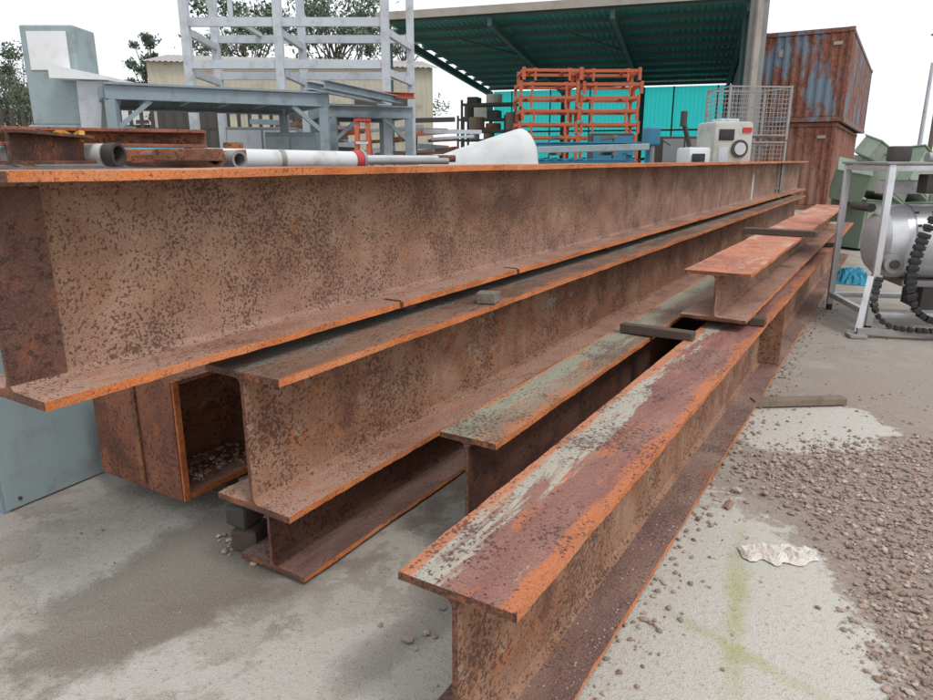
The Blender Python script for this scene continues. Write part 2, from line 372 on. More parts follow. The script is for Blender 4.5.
# ---------------------------------------------------------------- ground + gravel
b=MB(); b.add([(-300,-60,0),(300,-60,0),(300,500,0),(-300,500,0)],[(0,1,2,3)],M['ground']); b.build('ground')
t_=(1+5**.5)/2
ICO=np.array([(-1,t_,0),(1,t_,0),(-1,-t_,0),(1,-t_,0),(0,-1,t_),(0,1,t_),(0,-1,-t_),(0,1,-t_),(t_,0,-1),(t_,0,1),(-t_,0,-1),(-t_,0,1)])/1.9
ICF=np.array([(0,11,5),(0,5,1),(0,1,7),(0,7,10),(0,10,11),(1,5,9),(5,11,4),(11,10,2),(10,7,6),(7,1,8),(3,9,4),(3,4,2),(3,2,6),(3,6,8),(3,8,9),(4,9,5),(2,4,11),(6,2,10),(8,6,7),(9,8,1)])
rng=np.random.default_rng(3)
def stones(name, pts, mat):
    V=[];F=[]
    for k,(x,y,z,r) in enumerate(pts):
        v=ICO*(1+rng.uniform(-.32,.32,(12,1)))*r*np.array([rng.uniform(.8,1.4),rng.uniform(.75,1.1),rng.uniform(.5,.8)])
        an=rng.uniform(0,6.28); c,s_=math.cos(an),math.sin(an)
        v=v@np.array([[c,s_,0],[-s_,c,0],[0,0,1]]); V.append(v+[x,y,z]); F.append(ICF+12*k)
    V=np.concatenate(V);F=np.concatenate(F)
    me=bpy.data.meshes.new(name); me.from_pydata(V.tolist(),[],F.tolist()); me.materials.append(mat)
    me.update()
    ob=bpy.data.objects.new(name,me); COL.objects.link(ob)
pts=[]
while len(pts)<19000:
    x=random.uniform(.9,3.6); y=random.uniform(1.1,4.4)
    q=noise.noise(Vector((x*1.7,y*1.7,3)))*.35+noise.noise(Vector((x*6,y*6,1)))*.12
    edge=1.34+q - (.18 if y<1.9 else 0)
    dens=max(0,min(1,(x-edge)/.22))
    yc=3.25+.5*q+ (x-1.5)*.15
    if y>yc: dens*=max(.03,1-(y-yc)/.35)
    if random.random()<dens:
        r=random.choice((.003,.004,.005,.006,.007,.009,.012))*random.uniform(.8,1.2)
        pts.append((x,y,r*random.uniform(.1,.9),r))
stones('gravel',pts,M['stone'])
pts=[]
for _ in range(5200):   # loose grit over the yard
    t=random.uniform(.6,9); s=random.uniform(-3.4,3.2)
    if noise.noise(Vector((t*1.3,s*1.3,5)))<random.uniform(-.35,.5): continue
    p=W(t,s,0); r=abs(random.gauss(.001,.003))+.0012
    pts.append((p.x,p.y,r*.35,r))
for _ in range(550):  # debris strip along the front beam and on flanges
    t=random.uniform(1.3,9); p=W(t,-.6+abs(random.gauss(.03,.09)),0); r=random.uniform(.003,.012); pts.append((p.x,p.y,r*.4,r))
for _ in range(1100):
    t=random.uniform(1.3,9); s=-.60-abs(random.gauss(0,.06)); p=W(t,max(s,-.72),.042); r=random.uniform(.001,.005); pts.append((p.x,p.y,p.z+r*.3,r))
for _ in range(260):  # on box column floor
    t=1.72+abs(random.gauss(0,.35)); p=W(t,random.uniform(-2.70,-2.46),.125); r=random.uniform(.004,.013); pts.append((p.x,p.y,p.z+r*.6+max(0,.04-(t-1.9)**2*.6)*random.random(),r))
for _ in range(900):  # dirt on flanges of the mid beam
    t=random.uniform(1.55,8); s=-1.64-abs(random.gauss(0,.05)); p=W(t,max(s,-1.77),.345); r=random.uniform(.0012,.003); pts.append((p.x,p.y,p.z+r*.3,r))
for _ in range(45):
    p=W(1.60+abs(random.gauss(0,.12)),-2.06+random.gauss(0,.07),.0); r=random.uniform(.005,.016); pts.append((p.x,p.y,r*.5,r))
stones('loose_stones',pts,M['stone'])
pts=[(-.19,1.93,.013,.018),(-.13,1.97,.010,.015),(-.16,1.89,.008,.010),(-.1,1.95,.006,.008),(-.08,2.1,.008,.012),(1.04,3.0,.016,.024),(1.17,2.83,.018,.027),(1.26,2.98,.015,.02),(1.38,2.95,.015,.022),
     (1.0,2.72,.01,.014),(.92,2.62,.01,.012),(.7,2.1,.006,.01),(.78,1.8,.006,.009),(1.13,3.25,.015,.018)]
stones('broken_stones',pts,M['stone'])

# crumpled paper
b=MB(); nx,ny=60,30; vs=[]
for j in range(ny):
    for i in range(nx):
        u=i/(nx-1);v=j/(ny-1)
        wd=.14*(.35+.75*math.sin(u*2.7+.3))*(1+.35*noise.noise(Vector((u*5,0,2))))
        z=.03*abs(noise.noise(Vector((u*5,v*3,1))))+.02*abs(noise.noise(Vector((u*13,v*9,4))))+.008*noise.noise(Vector((u*30,v*20,4)))
        vs.append((u*.29,(v-.5)*wd+.03*noise.noise(Vector((u*6,v*2,9))),max(.002,z*(.3+.9*math.sin(math.pi*v)))+.003))
b.add(vs,[(j*nx+i,j*nx+i+1,(j+1)*nx+i+1,(j+1)*nx+i) for j in range(ny-1) for i in range(nx-1)],M['paper'])
b.build('crumpled_paper',loc=(1.08,2.46,0),rotz=-.10)
b=MB(); nx=ny=40; vs=[]
for j in range(ny):
    for i in range(nx):
        u=i/(nx-1)-.5;v=j/(ny-1)-.5; rr=math.hypot(u,v)*2
        vs.append((u*.42,v*.6,max(.006,.16*(1-rr**2)+.09*noise.noise(Vector((u*7,v*7,1)))+.05*abs(noise.noise(Vector((u*16,v*16,3)))))))
b.add(vs,[(j*nx+i,j*nx+i+1,(j+1)*nx+i+1,(j+1)*nx+i) for j in range(ny-1) for i in range(nx-1)],M['teal'])
b.build('blue_tarpaulin',smooth=False,loc=(4.92,8.85,0),rotz=-.5)

# ---------------------------------------------------------------- left blue-grey panel with frame
b=MB(); p0=Vector((-2.02,2.78,0));p1=Vector((-1.74,3.3,0)); dd=(p1-p0).normalized()
L=(p1-p0).length
rot=math.atan2(dd.y,dd.x)
b.box((L/2,0,.40),(L,.012,.78),M['sheet'],bev=.003)
for x in (.0,L): b.box((x,.014,.40),(.03,.03,.80),M['bluegrey'])
for z in (.03,.77): b.box((L/2,.014,z),(L-.03,.03,.03),M['bluegrey'])
for x in (.06,L-.06):
    for z in (.05,.72): b.cyl((x,-.014,z),(x,-.005,z),.008,M['dark'],8)
for y in (.45,): 
    for x in (.0,L): b.box((x,y,.40),(.03,.03,.80),M['bluegrey']); b.box((x,.23,.5),(.025,.42,.025),M['bluegrey'])
    b.box((L/2,.23,.20),(L,.42,.012),M['sheet'])
b.build('steel_equipment_cabinet',loc=p0,rotz=rot)
b=MB()
for x in (0,-.7):
    for y in (0,.5): b.box((x,y,.42),(.035,.035,.84),M['galv'])
for z in (.12,.45,.82):
    for y in (0,.5): b.box((-.35,y,z),(.66,.03,.03),M['galv'])
    for x in (0,-.7): b.box((x,.25,z),(.03,.46,.03),M['galv'])
b.box((-.35,.25,.47),(.66,.46,.01),M['dark'])
b.build('steel_trolley_frame',loc=(-2.02,2.99,0),rotz=.6)

# ---------------------------------------------------------------- rack with pipes behind the stack
b=MB()
for t in (2.1,4.0,5.6):
    for s in (-3.2,-4.9): b.beam(W(t,s,0),W(t,s,1.36),.08,.08,M['bluegrey'])
    b.beam(W(t,-2.2,1.40),W(t,-4.94,1.40),.09,.08,M['bluegrey'])
    b.beam(W(t,-3.2,.2),W(t,-4.9,1.2),.05,.05,M['bluegrey'])
b.build('pipe_storage_rack')
def pipe(name,p0,p1,r,mat,hollow=.012,bands=()):
    b=MB(); p0=Vector(p0);p1=Vector(p1); b.cyl(p0,p1,r,mat,28,hollow=hollow); dv=(p1-p0)
    for f,wd,m,pr in bands: b.cyl(p0+dv*f,p0+dv*(f+wd/dv.length),r+pr,m,28)
    return b.build(name,smooth=True)
pipe('white_pipe',(-1.25,3.45,1.505),(-.60,4.15,1.495),.05,M['whitepipe'],bands=((.93,.05,M['red'],.006),(.98,.02,M['alud'],.01),(.42,.03,M['alud'],.002)))
pipe('white_pipe',(-1.95,3.10,1.52),(-1.50,3.02,1.52),.045,M['whitepipe'],bands=((.0,.03,M['alud'],.006),(.16,.05,M['yellow'],.004)))
pipe('grey_pipe',(-1.49,3.02,1.52),(-1.44,3.01,1.52),.048,M['dark'])
pipe('grey_pipe',(-2.9,4.6,1.50),(-1.0,3.2,1.50),.04,M['alud'])
pipe('grey_pipe',(-3.0,4.2,1.50),(-1.2,4.9,1.50),.06,M['galv'])
pipe('rusty_pipe',(-1.05,3.05,1.505),(-1.9,3.9,1.505),.04,R['end'])
pipe('grey_pipe',(-.75,5.2,1.49),(-.15,5.7,1.49),.025,M['alud'])
pipe('grey_pipe',(-.95,5.5,1.50),(-.25,6.1,1.50),.035,M['galv'])
pipe('rusty_pipe',(-.85,6.1,1.51),(-.1,6.3,1.51),.03,R['end'])
pipe('blue_pipe',(-3.4,5.2,1.56),(-2.3,5.9,1.56),.05,M['blue'])
def smallbeam(name,p0,p1,w,h,tf,mat,mat2):
    b=MB(); p0=Vector(p0);p1=Vector(p1);up=Vector((0,0,1))
    b.beam(p0+up*tf/2,p1+up*tf/2,w,tf,mat,.002); b.beam(p0+up*(h-tf/2),p1+up*(h-tf/2),w,tf,mat,.002); b.beam(p0+up*h/2,p1+up*h/2,tf*.8,h-2*tf,mat2)
    return b.build(name)
smallbeam('rusty_steel_offcut',(-1.46,2.32,1.485),(-1.58,3.0,1.485),.10,.11,.012,R['end'],R['end'])
smallbeam('rusty_steel_offcut',(-2.3,2.9,1.56),(-1.15,3.22,1.55),.12,.075,.014,R['redox'],R['end'])
b=MB(); b.beam((-2.2,3.4,1.52),(-1.2,3.75,1.52),.1,.06,R['end'],.006); b.beam((-1.32,3.1,1.52),(-1.02,3.0,1.52),.06,.05,R['end'],.006)
b.beam((-1.45,3.15,1.5),(-1.0,3.3,1.53),.09,.03,R['redox'],.004)
b.cyl((-1.2,3.75,1.55),(-1.2,3.75,1.585),.05,R['end'],14); b.build('rusty_steel_bracket')
b=MB()
for k in range(14):
    a0=k*.45; a1=(k+1)*.45; c=Vector((-1.62,2.98,1.56))
    b.beam(c+Vector((math.cos(a0)*.05,math.sin(a0)*.05,.03+.02*math.sin(a0*1.7))),c+Vector((math.cos(a1)*.05,math.sin(a1)*.05,.03+.02*math.sin(a1*1.7))),.02,.012,M['yellow'])
b.build('yellow_lifting_strap')

# ---------------------------------------------------------------- steel frames (left background)
b=MB(); g=M['galv']
F=[(-4.07,11),(-2.73,11),(-1.18,11)]; Bk=[(-4.15,12.5),(-2.72,12.5),(-.93,12.5)]
for x,y in F+Bk: b.beam((x,y,0),(x,y,4.9),.12,.12,g,.01); b.box((x,y,.01),(.26,.26,.02),g)
for row in (F,Bk):
    for z in (2.85,3.42,4.4):
        b.beam((row[0][0]-.0,row[0][1],z),(row[2][0],row[2][1],z),.07,.12,g)
for (p,q) in zip(F,Bk):
    for z in (2.75,3.30,4.3): b.beam((p[0],p[1],z),(q[0],q[1],z),.07,.10,g)
for x in (-3.4,): b.beam((x,11,3.48),(x,12.5,3.48),.06,.06,g); b.beam((x,11,3.42),(x,11,4.4),.06,.06,g)
b.build('steel_frame_structure')

def platform(name,A,Bp,dep,z,mat,legs=True,plank=None):
    b=MB(); A=Vector((*A,0));Bp=Vector((*Bp,0)); e=(Bp-A).normalized(); q=Vector((-e.y,e.x,0)); up=Vector((0,0,1)); L=(Bp-A).length
    P=lambda x,y,zz: A+e*x+q*y+up*zz
    for y in (0,dep): 
        b.beam(P(0,y,z-.015),P(L,y,z-.015),.10,.02,mat); b.beam(P(0,y,z-.165),P(L,y,z-.165),.10,.02,mat); b.beam(P(0,y,z-.09),P(L,y,z-.09),.014,.128,mat)
    for x in (0,L): b.beam(P(x,.06,z-.09),P(x,dep-.06,z-.09),.07,.14,mat)
    n=int(L/.45)
    for i in range(1,n): b.beam(P(L*i/n,.06,z-.07),P(L*i/n,dep-.06,z-.07),.04,.08,mat)
    b.box(P(L/2,dep/2,z+.004),(L-.1,dep-.12,.01),plank or mat,math.atan2(e.y,e.x))
    if legs:
        for x in (.06,L-.06):
            for y in (.0,dep): b.beam(P(x,y,0),P(x,y,z-.178),.11,.11,mat,.008)
        b.beam(P(.06,0,z-.5),P(.45,0,z-.18),.05,.05,mat); b.beam(P(L-.06,0,z-.5),P(L-.45,0,z-.18),.05,.05,mat)
    return b.build(name)
platform('steel_platform',(-3.9,8.0),(-1.72,9.2),1.9,2.31,M['bluegrey'],plank=M['alud'])
platform('steel_platform',(-1.95,10.4),(-.80,10.9),1.3,2.26,M['bluegrey'],plank=M['dark'])
smallbeam('blue_grey_steel_beam',(-1.72,9.0,2.33),(-.95,10.6,2.27),.1,.1,.012,M['bluegrey'],M['bluegrey'])
smallbeam('blue_grey_steel_beam',(-1.95,9.1,2.33),(-1.2,10.6,2.27),.1,.1,.012,M['galv'],M['bluegrey'])
smallbeam('red_steel_channel',(-1.7,10.2,2.34),(-.75,10.6,2.34),.12,.08,.012,M['orange'],M['orange'])

# pale cabinet with sloped hood, far left
b=MB(); m=M['sheet']
b.box((-4.85,9.0,2.45),(.62,.5,1.1),m,bev=.02); b.box((-4.85,9.0,.95),(.7,.6,1.9),M['bluegrey'],bev=.02)
b.box((-4.85,8.742,2.72),(.46,.012,.42),M['white'],bev=.004)
b.add([(-4.75,8.5,2.55),(-4.1,8.5,2.42),(-4.1,9.2,2.42),(-4.75,9.2,2.55),(-4.75,8.5,2.40),(-4.1,8.5,2.38),(-4.1,9.2,2.38),(-4.75,9.2,2.40)],
      [(0,1,2,3),(7,6,5,4),(0,4,5,1),(1,5,6,2),(2,6,7,3),(3,7,4,0)],M['white'])
b.add([(-4.5,8.6,2.38),(-4.2,8.6,2.38),(-4.2,9.1,2.38),(-4.5,9.1,2.38),(-4.55,8.65,1.6),(-4.35,8.65,1.6),(-4.35,9.0,1.6),(-4.55,9.0,1.6)],
      [(0,1,2,3),(7,6,5,4),(0,4,5,1),(1,5,6,2),(2,6,7,3),(3,7,4,0)],M['galv'])
b.build('machine_cabinet_with_hood')

b=MB()
for i in range(48):
    x=-13+i*.22; b.box((x,15,1.25),(.07,.03,2.5),M['dark']); 
for z in (.5,2.1): b.box((-7.8,15.04,z),(10.5,.05,.06),M['dark'])
b.build('palisade_fence')

b=MB()
for sx in (-.25,.25):
    b.beam((-1.32+sx*.6,9.0,0),(-1.32+sx*.25,9.3,1.97),.05,.03,M['orange']); b.beam((-1.32+sx*.7,9.75,0),(-1.32+sx*.25,9.36,1.97),.04,.03,M['orange'])
for i in range(7): 
    f=(i+.5)/7.5; b.box((-1.32,9.0+.3*f,1.97*f),(.30-.17*f,.08,.03),M['alu'])
b.box((-1.32,9.33,1.985),(.2,.14,.03),M['red']); b.build('stepladder')
def cabinet(name,c,size,rz,mat,mat2,doors=2):
    b=MB(); x,y,z=size; b.box((0,0,z/2+.05),(x,y,z-.1),mat,bev=.015)
    for i in range(doors):
        w_=x/doors; b.box((-x/2+w_*(i+.5),-y/2-.006,z/2+.05),(w_-.03,.012,z-.2),mat2,bev=.003)
        b.box((-x/2+w_*(i+.85),-y/2-.02,z/2+.1),(.02,.02,.12),M['dark'])
    for sx in(-1,1):
        for sy in(-1,1): b.box((sx*(x/2-.04),sy*(y/2-.04),.0),(.05,.05,.1),M['dark'])
    return b.build(name,loc=c,rotz=rz)
cabinet('steel_cabinet',(-3.3,11.9,.05),(1.1,.6,1.95),.2,M['grey_wall'],M['galv'])
cabinet('steel_cabinet',(-2.3,9.9,.05),(.7,.5,1.8),-.1,M['bluegrey'],M['sheet'])
cabinet('steel_cabinet',(-6.2,12.5,.05),(.9,.6,2.0),.1,M['grey_wall'],M['bluegrey'])
cabinet('steel_cabinet',(-5.8,9.8,.05),(.6,.5,1.75),.1,M['white'],M['galv'],1)
# yard clutter seen between the legs of the platform
b=MB(); rr=random.Random(5)
for i in range(60):
    x=-4.2+rr.random()*3.6; y=12.9+rr.random()*1.5; z=1.35+rr.random()*.85; L=rr.uniform(.4,1.2); an=rr.uniform(-.5,.5)
    b.beam((x,y,z),(x+L*math.cos(an),y+L*math.sin(an),z+rr.uniform(-.05,.12)),rr.uniform(.04,.12),rr.uniform(.04,.10),rr.choice([M['dark'],M['alud'],R['end'],M['bluegrey'],M['wood'],M['orange'],M['galv']]),.004)
for x in (-4.2,-2.6,-1.0): 
    for y in (12.95,14.3): b.box((x,y,1.0),(.08,.08,2.0),M['dark'])
    b.box((x,13.6,1.32),(.07,1.3,.07),M['dark'])
for y in (12.95,14.3): b.box((-2.6,y,1.30),(3.3,.06,.07),M['dark'])
b.build('scrap_steel_rack')

# white fibreglass hood
b=MB(); vs=[]; n1_,n2_=30,20
for j in range(n2_):
    ph=j/(n2_-1)*math.pi
    for i in range(n1_):
        u=i/(n1_-1)
        rad=.02+.33*(u/.84)**.9 if u<.84 else .35*math.sqrt(max(0,1-((u-.84)/.16)**2))
        cx=math.cos(ph); sy=math.sin(ph)
        vs.append((-.56+u*1.14, -(abs(cx)**.7)*math.copysign(1,cx)*(.16+rad*.7), 1.44+(sy**.75)*rad))
b.add(vs,[(j*n1_+i,j*n1_+i+1,(j+1)*n1_+i+1,(j+1)*n1_+i) for j in range(n2_-1) for i in range(n1_-1)],M['hood'])
b.box((.0,0,1.41),(1.2,.9,.05),M['galv'],bev=.01)
for x in (-.5,.5):
    for y in (-.38,.38): b.box((x,y,.69),(.07,.07,1.38),M['bluegrey'])
b.build('white_machine_hood',smooth=True,loc=(.10,7.0,0),rotz=.06)

# blue steel stack
b=MB()
for k in range(7):
    for j in range(4):
        p=(1.15+.02*j+random.uniform(-.05,.05),12+j*.26,.14+k*.26); q=(2.75+random.uniform(-.1,.1),11.8+j*.26,.14+k*.26)
        b.beam(p,q,.16,.10,M['blue'],.01); b.beam(Vector(p)+Vector((0,0,.07)),Vector(q)+Vector((0,0,.07)),.2,.02,M['blue'])
for x in (1.5,2.4):
    for k in range(8): b.beam((x,11.75,.04+k*.26),(x,13,.04+k*.26),.07,.05,M['wood'])
b.build('blue_steel_section_stack')
b=MB()
for y in (10.2,10.32): b.beam((.55,y,1.62),(2.6,y+.2,1.68),.09,.09,M['sheet'],.01)
for x in (.8,2.3): b.beam((x,10.25,0),(x,10.3,1.57),.07,.07,M['blue']); b.box((x,10.3,1.58),(.1,.4,.03),M['blue'])
b.build('blue_roller_stand')

def stillage(name,x0,y0,n,wd,rz):
    b=MB()
    for k in range(n):
        z=k*.30+random.uniform(-.004,.004); ox=random.uniform(-.05,.05)
        for sx in (-1,1):
            for sy in (-1,1): b.box((ox+sx*wd/2,sy*.5,z+.15),(.07,.07,.28),M['orange'])
            b.box((ox+sx*wd/2,0,z+.22),(.06,.93,.07),M['orange'])
        for sy in (-1,1):
            b.box((ox,sy*.5,z+.22),(wd-.08,.06,.065),M['orange']); 
        for fx in (-.3,.3): b.box((ox+fx*wd,0,z+.262),(.09,1.0,.018),M['orange']); b.box((ox+fx*wd,-.5,z+.09),(.05,.05,.2),M['orange'])
    return b.build(name,loc=(x0,y0,0),rotz=rz)
stillage('stacked_orange_stillages',1.95,18.0,12,1.35,.06)
stillage('stacked_orange_stillages',3.45,18.1,12,1.35,-.04)

# beige machine + mesh stillages
b=MB(); m=M['beige']
b.box((0,0,.65),(.9,.8,1.3),m,bev=.03); b.box((.1,0,1.70),(.62,.6,.70),m,bev=.05); b.box((-.38,-.02,1.5),(.36,.45,.36),M['white'],bev=.04)
b.cyl((.2,-.33,1.66),(.2,-.30,1.66),.13,M['dark'],24); b.cyl((.2,-.34,1.66),(.2,-.33,1.66),.09,M['galv'],24)
b.box((-.02,-.305,1.86),(.24,.02,.16),M['black'],bev=.008); b.box((-.05,-.305,1.55),(.16,.02,.26),M['galv'],bev=.008)
b.box((-.42,-.27,1.5),(.2,.03,.18),M['black'],bev=.01); b.box((.3,-.31,1.93),(.14,.02,.07),M['red'])
b.beam((-.45,0,1.7),(-.62,-.1,2.05),.05,.05,M['dark']); b.cyl((-.62,-.1,1.98),(-.62,-.1,2.2),.05,M['dark'],12)
b.box((.1,0,2.07),(.3,.3,.06),M['galv'],bev=.02)
b.build('machine_tool',smooth=True,loc=(3.85,11.2,0),rotz=.15)
b=MB()
for k in range(3):
    z0=k*.92
    for x in (-.55,.55):
        for y in (-.45,.45): b.box((x,y,z0+.45),(.04,.04,.9),M['alud'])
    for z in (z0+.08,z0+.88):
        for y in (-.45,.45): b.box((0,y,z),(1.06,.025,.025),M['alud'])
        for x in (-.55,.55): b.box((x,0,z),(.025,.86,.025),M['alud'])
    for i in range(1,16):
        for y in (-.45,.45): b.box((-.55+i*1.1/16,y,z0+.48),(.008,.008,.8),M['alud'])
    for i in range(1,11):
        for y in (-.45,.45): b.box((0,y,z0+.08+i*.075),(1.06,.008,.008),M['alud'])
        for x in (-.55,.55): b.box((x,0,z0+.08+i*.075),(.008,.86,.008),M['alud'])
    b.box((0,0,z0+.06),(1.06,.86,.012),M['alud'])
b.build('wire_mesh_stillage',loc=(5.05,13.3,0),rotz=.1)
b=MB()
b.cyl((0,0,0),(0,0,2.0),.06,M['blue'],14); b.box((0,0,.04),(.5,.5,.08),M['blue'],bev=.02); b.box((0,-.12,1.9),(.22,.5,.32),M['blue'],bev=.04)
b.cyl((0,-.3,1.35),(0,-.3,1.75),.035,M['alud'],10); b.box((0,-.22,1.05),(.36,.36,.05),M['dark']); b.cyl((.16,-.2,1.85),(.3,-.32,1.75),.012,M['dark'],6)
b.build('pillar_drill',loc=(3.3,13.2,0))
cabinet('steel_cabinet',(2.85,14.5,.05),(.8,.6,1.95),.0,M['dark'],M['blue'])
cabinet('steel_cabinet',(4.3,14.8,.05),(.9,.6,1.9),.1,M['dark'],M['grey_wall'])

# ---------------------------------------------------------------- open green-roofed shed
A0=Vector((-2.75,26.0,0)); e1=Vector((.953,-.302,0)); e2=Vector((.302,.953,0)); up=Vector((0,0,1)); WL,DP=11.6,13
S=lambda x,y,z: A0+e1*x+e2*y+up*z
shed=empty('open_front_shed')
b=MB()
b.corr(S(-.0,-.8,6.1),e1,WL+.5,(e2*(DP+1.2))-up*1.0,-up,M['green_roof'],.2,.03)
b.build('roof_underside',parent=shed)
b=MB(); b.corr(S(-.0,-.8,6.14),e1,WL+.5,(e2*(DP+1.2))-up*1.0,up,M['roof_top'],.2,.03); b.build('roof_sheet',parent=shed)
b=MB()
zr=lambda y: 6.04-(y+.8)*1.0/14.2
for i in range(11):
    y=-.6+i*1.33; b.beam(S(.05,y,zr(y)-.09),S(WL+.4,y,zr(y)-.09),.06,.14,M['steel_dk'])
for x in (.1,3.87,7.73,WL):
    b.beam(S(x,-.7,zr(-.7)-.30),S(x,DP,zr(DP)-.30),.14,.26,M['steel_dk'])
    b.beam(S(x,DP,0),S(x,DP,zr(DP)-.2),.2,.2,M['steel_dk'])
for x in (.1,WL): b.beam(S(x,0,0),S(x,0,zr(0)-.43),.2,.2,M['steel_dk'])
for x in (3.87,7.73): b.beam(S(x-1.6,1,zr(1)-.35),S(x,4.5,zr(4)-.35),.05,.05,M['steel_dk'])
b.build('frame',parent=shed)
b=MB(); b.beam(S(-.0,-.86,6.06),S(WL+.5,-.86,6.06),.05,.24,M['fascia']); b.build('fascia',parent=shed)
b=MB(); b.corr(S(.2,DP+.15,.9),e1,WL-.2,up*4.0,-e2,M['tealwall'],.2,.03)
b.build('rear_translucent_wall',parent=shed)
b=MB(); b.corr(S(0,DP+.2,0),e1,WL,up*.9,-e2,M['grey_wall'],.2,.03)
for x in np.arange(1.2,WL,2.0): b.beam(S(x,DP+.05,0),S(x,DP+.05,4.9),.06,.06,M['steel_dk'])
b.beam(S(0,DP+.02,2.9),S(WL,DP+.02,2.9),.06,.08,M['steel_dk'])
b.corr(S(WL+.15,-.7,0),e2,DP+.8,up*5.75,e1,M['grey_wall'],.2,.03); b.beam(S(WL+.25,-.8,0),S(WL+.25,-.8,7.2),.5,.12,M['grey_wall'])
b.beam(S(WL+.25,-.95,0),S(WL+.25,-.95,6.9),.16,.18,M['fascia']); b.build('walls',parent=shed)
def racking(name,x,y,w_,h_,lv,rz):
    b=MB()
    for i in range(int(w_/2.4)+1):
        for yy in (-.45,.45): b.box((i*2.4,yy,h_/2),(.09,.07,h_),M['dark'])
    for k in range(lv):
        z=.5+k*(h_-.7)/(lv-1)
        for yy in (-.45,.45): b.box((w_/2,yy,z),(w_,.05,.11),M['dark'])
        xx=.2
        while xx<w_-.5:
            ww=random.uniform(.35,.9); hh_=random.uniform(.25,.75); mm=random.choice([M['wood'],M['dark'],M['beige'],M['dark'],M['bluegrey'],R['end']])
            if random.random()<.5: b.box((xx+ww/2,0,z+.06+hh_/2),(ww,.7,hh_),mm,bev=.02)
            else: b.cyl((xx+ww/2,0,z+.06),(xx+ww/2,0,z+.06+hh_),min(ww/2,.35),mm,14)
            xx+=ww+random.uniform(.05,.3)
    p=S(x,y,0); return b.build(name,loc=p,rotz=math.atan2(e1.y,e1.x)+rz)
racking('pallet_racking',.6,7,2.4,4.0,4,0)
racking('pallet_racking',-.9,11,2.4,3.6,4,0)
racking('pallet_racking',8.6,11.5,2.4,2.0,3,0)
b=MB()
for i in range(7): b.box((i*.9,0,.6),(.8,.8,1.2+.4*random.random()),random.choice([M['dark'],M['wood'],M['blue'],M['grey_wall']]),bev=.03)
for i in range(14): b.beam((i*.42,-.5,1.5),(i*.42+.1,.9,1.55),.09,.09,random.choice([M['dark'],M['alud'],R['end']]))
b.build('stacked_machine_parts',loc=S(3.2,7,0),rotz=-.3)

def warehouse(name,x0,y0,x1,y1,h,ridge,depth,wall,roof):
    e=empty(name); p=Vector((x0,y0,0));q=Vector((x1,y1,0)); u=(q-p).normalized(); v=Vector((-u.y,u.x,0)); L=(q-p).length
    b=MB(); b.corr(p,u,L,up*h,-v,wall,.3,.03); b.corr(p+v*depth,u,L,up*h,v,wall,.3,.03)
    for o_ in (p,p+u*L): b.add([o_,o_+v*depth,o_+v*depth+up*h,o_+v*depth/2+up*ridge,o_+up*h],[(0,1,2,3,4)],wall)
    b.build('walls',parent=e)
    b=MB(); b.corr(p-u*.3-v*.4+up*(h-.05),u,L+.6,v*(depth/2+.4)+up*(ridge-h+.07),up,roof,.3,.04)
    b.corr(p-u*.3+v*(depth+.4)+up*(h-.05),u,L+.6,-v*(depth/2+.4)+up*(ridge-h+.07),up,roof,.3,.04); b.build('roof',parent=e)
    b=MB()
    for f in (.12,.55):
        c=p+u*L*f-v*.05; b.box(c+up*2.2,(3.2,.06,4.4),M['dark'],math.atan2(u.y,u.x)); 
        for s_ in (-1,1): b.box(c+u*s_*1.68+up*2.25-v*.03,(.16,.12,4.5),M['fascia'],math.atan2(u.y,u.x))
    for f in (.3,.4,.75,.88):
        c=p+u*L*f-v*.05; b.box(c+up*4.6,(1.3,.06,.8),M['dark'],math.atan2(u.y,u.x)); b.box(c+up*4.18-v*.04,(1.4,.1,.06),M['fascia'],math.atan2(u.y,u.x))
    b.build('doors_and_windows',parent=e); return e
warehouse('cream_warehouse',-17.5,41,-2,44,6.7,7.9,14,M['cream'],M['roof_top'])
warehouse('low_warehouse',-46,70,-24,66,4.6,6.4,12,M['grey_wall'],M['roof_top'])

# ---------------------------------------------------------------- containers
def container(name,corner,z0,mat,L=12.0,rz=0):
    b=MB(); Wd,H=2.44,2.59
    b.corr((.12,.06,.16),(1,0,0),L-.24,(0,0,H-.3),(0,-1,0),mat,.28,.036)
    b.corr((.12,Wd-.06,.16),(1,0,0),L-.24,(0,0,H-.3),(0,1,0),mat,.28,.036)
    b.corr((.06,.12,.16),(0,1,0),Wd-.24,(0,0,H-.3),(-1,0,0),mat,.25,.036)
    b.corr((L-.06,.12,.16),(0,1,0),Wd-.24,(0,0,H-.3),(1,0,0),mat,.25,.036)
    b.box((L/2,Wd/2,H-.03),(L-.1,Wd-.1,.03),mat)
    b.box((L/2,Wd/2,.15),(L-.1,Wd-.1,.04),M['woodd'])
    for x in (.06,L-.06):
        for y in (.06,Wd-.06):
            b.box((x,y,H/2),(.12,.12,H-.24),mat,bev=.01)
            for z in (.06,H-.06): b.box((x,y,z),(.178,.162,.118),mat,bev=.012)
        for z,hh_ in ((.075,.14),(H-.065,.12)): b.box((x,Wd/2,z),(.11,Wd-.25,hh_),mat)
    for y in (.06,Wd-.06):
        for z,hh_ in ((.075,.15),(H-.055,.10)): b.box((L/2,y,z),(L-.3,.10,hh_),mat)
    b.box((.005,.38,H-.42),(.008,.24,.09),M['fascia']); b.box((.004,1.9,H-.6),(.008,.12,.2),M['fascia'])
    return b.build(name,loc=Vector(corner)+up*z0,rotz=YAW+rz)
container('shipping_container',(11.05,21.9,0),.0,M['cont2'],rz=.01)
container('shipping_container',(11.1,21.7,0),2.60,M['cont1'])

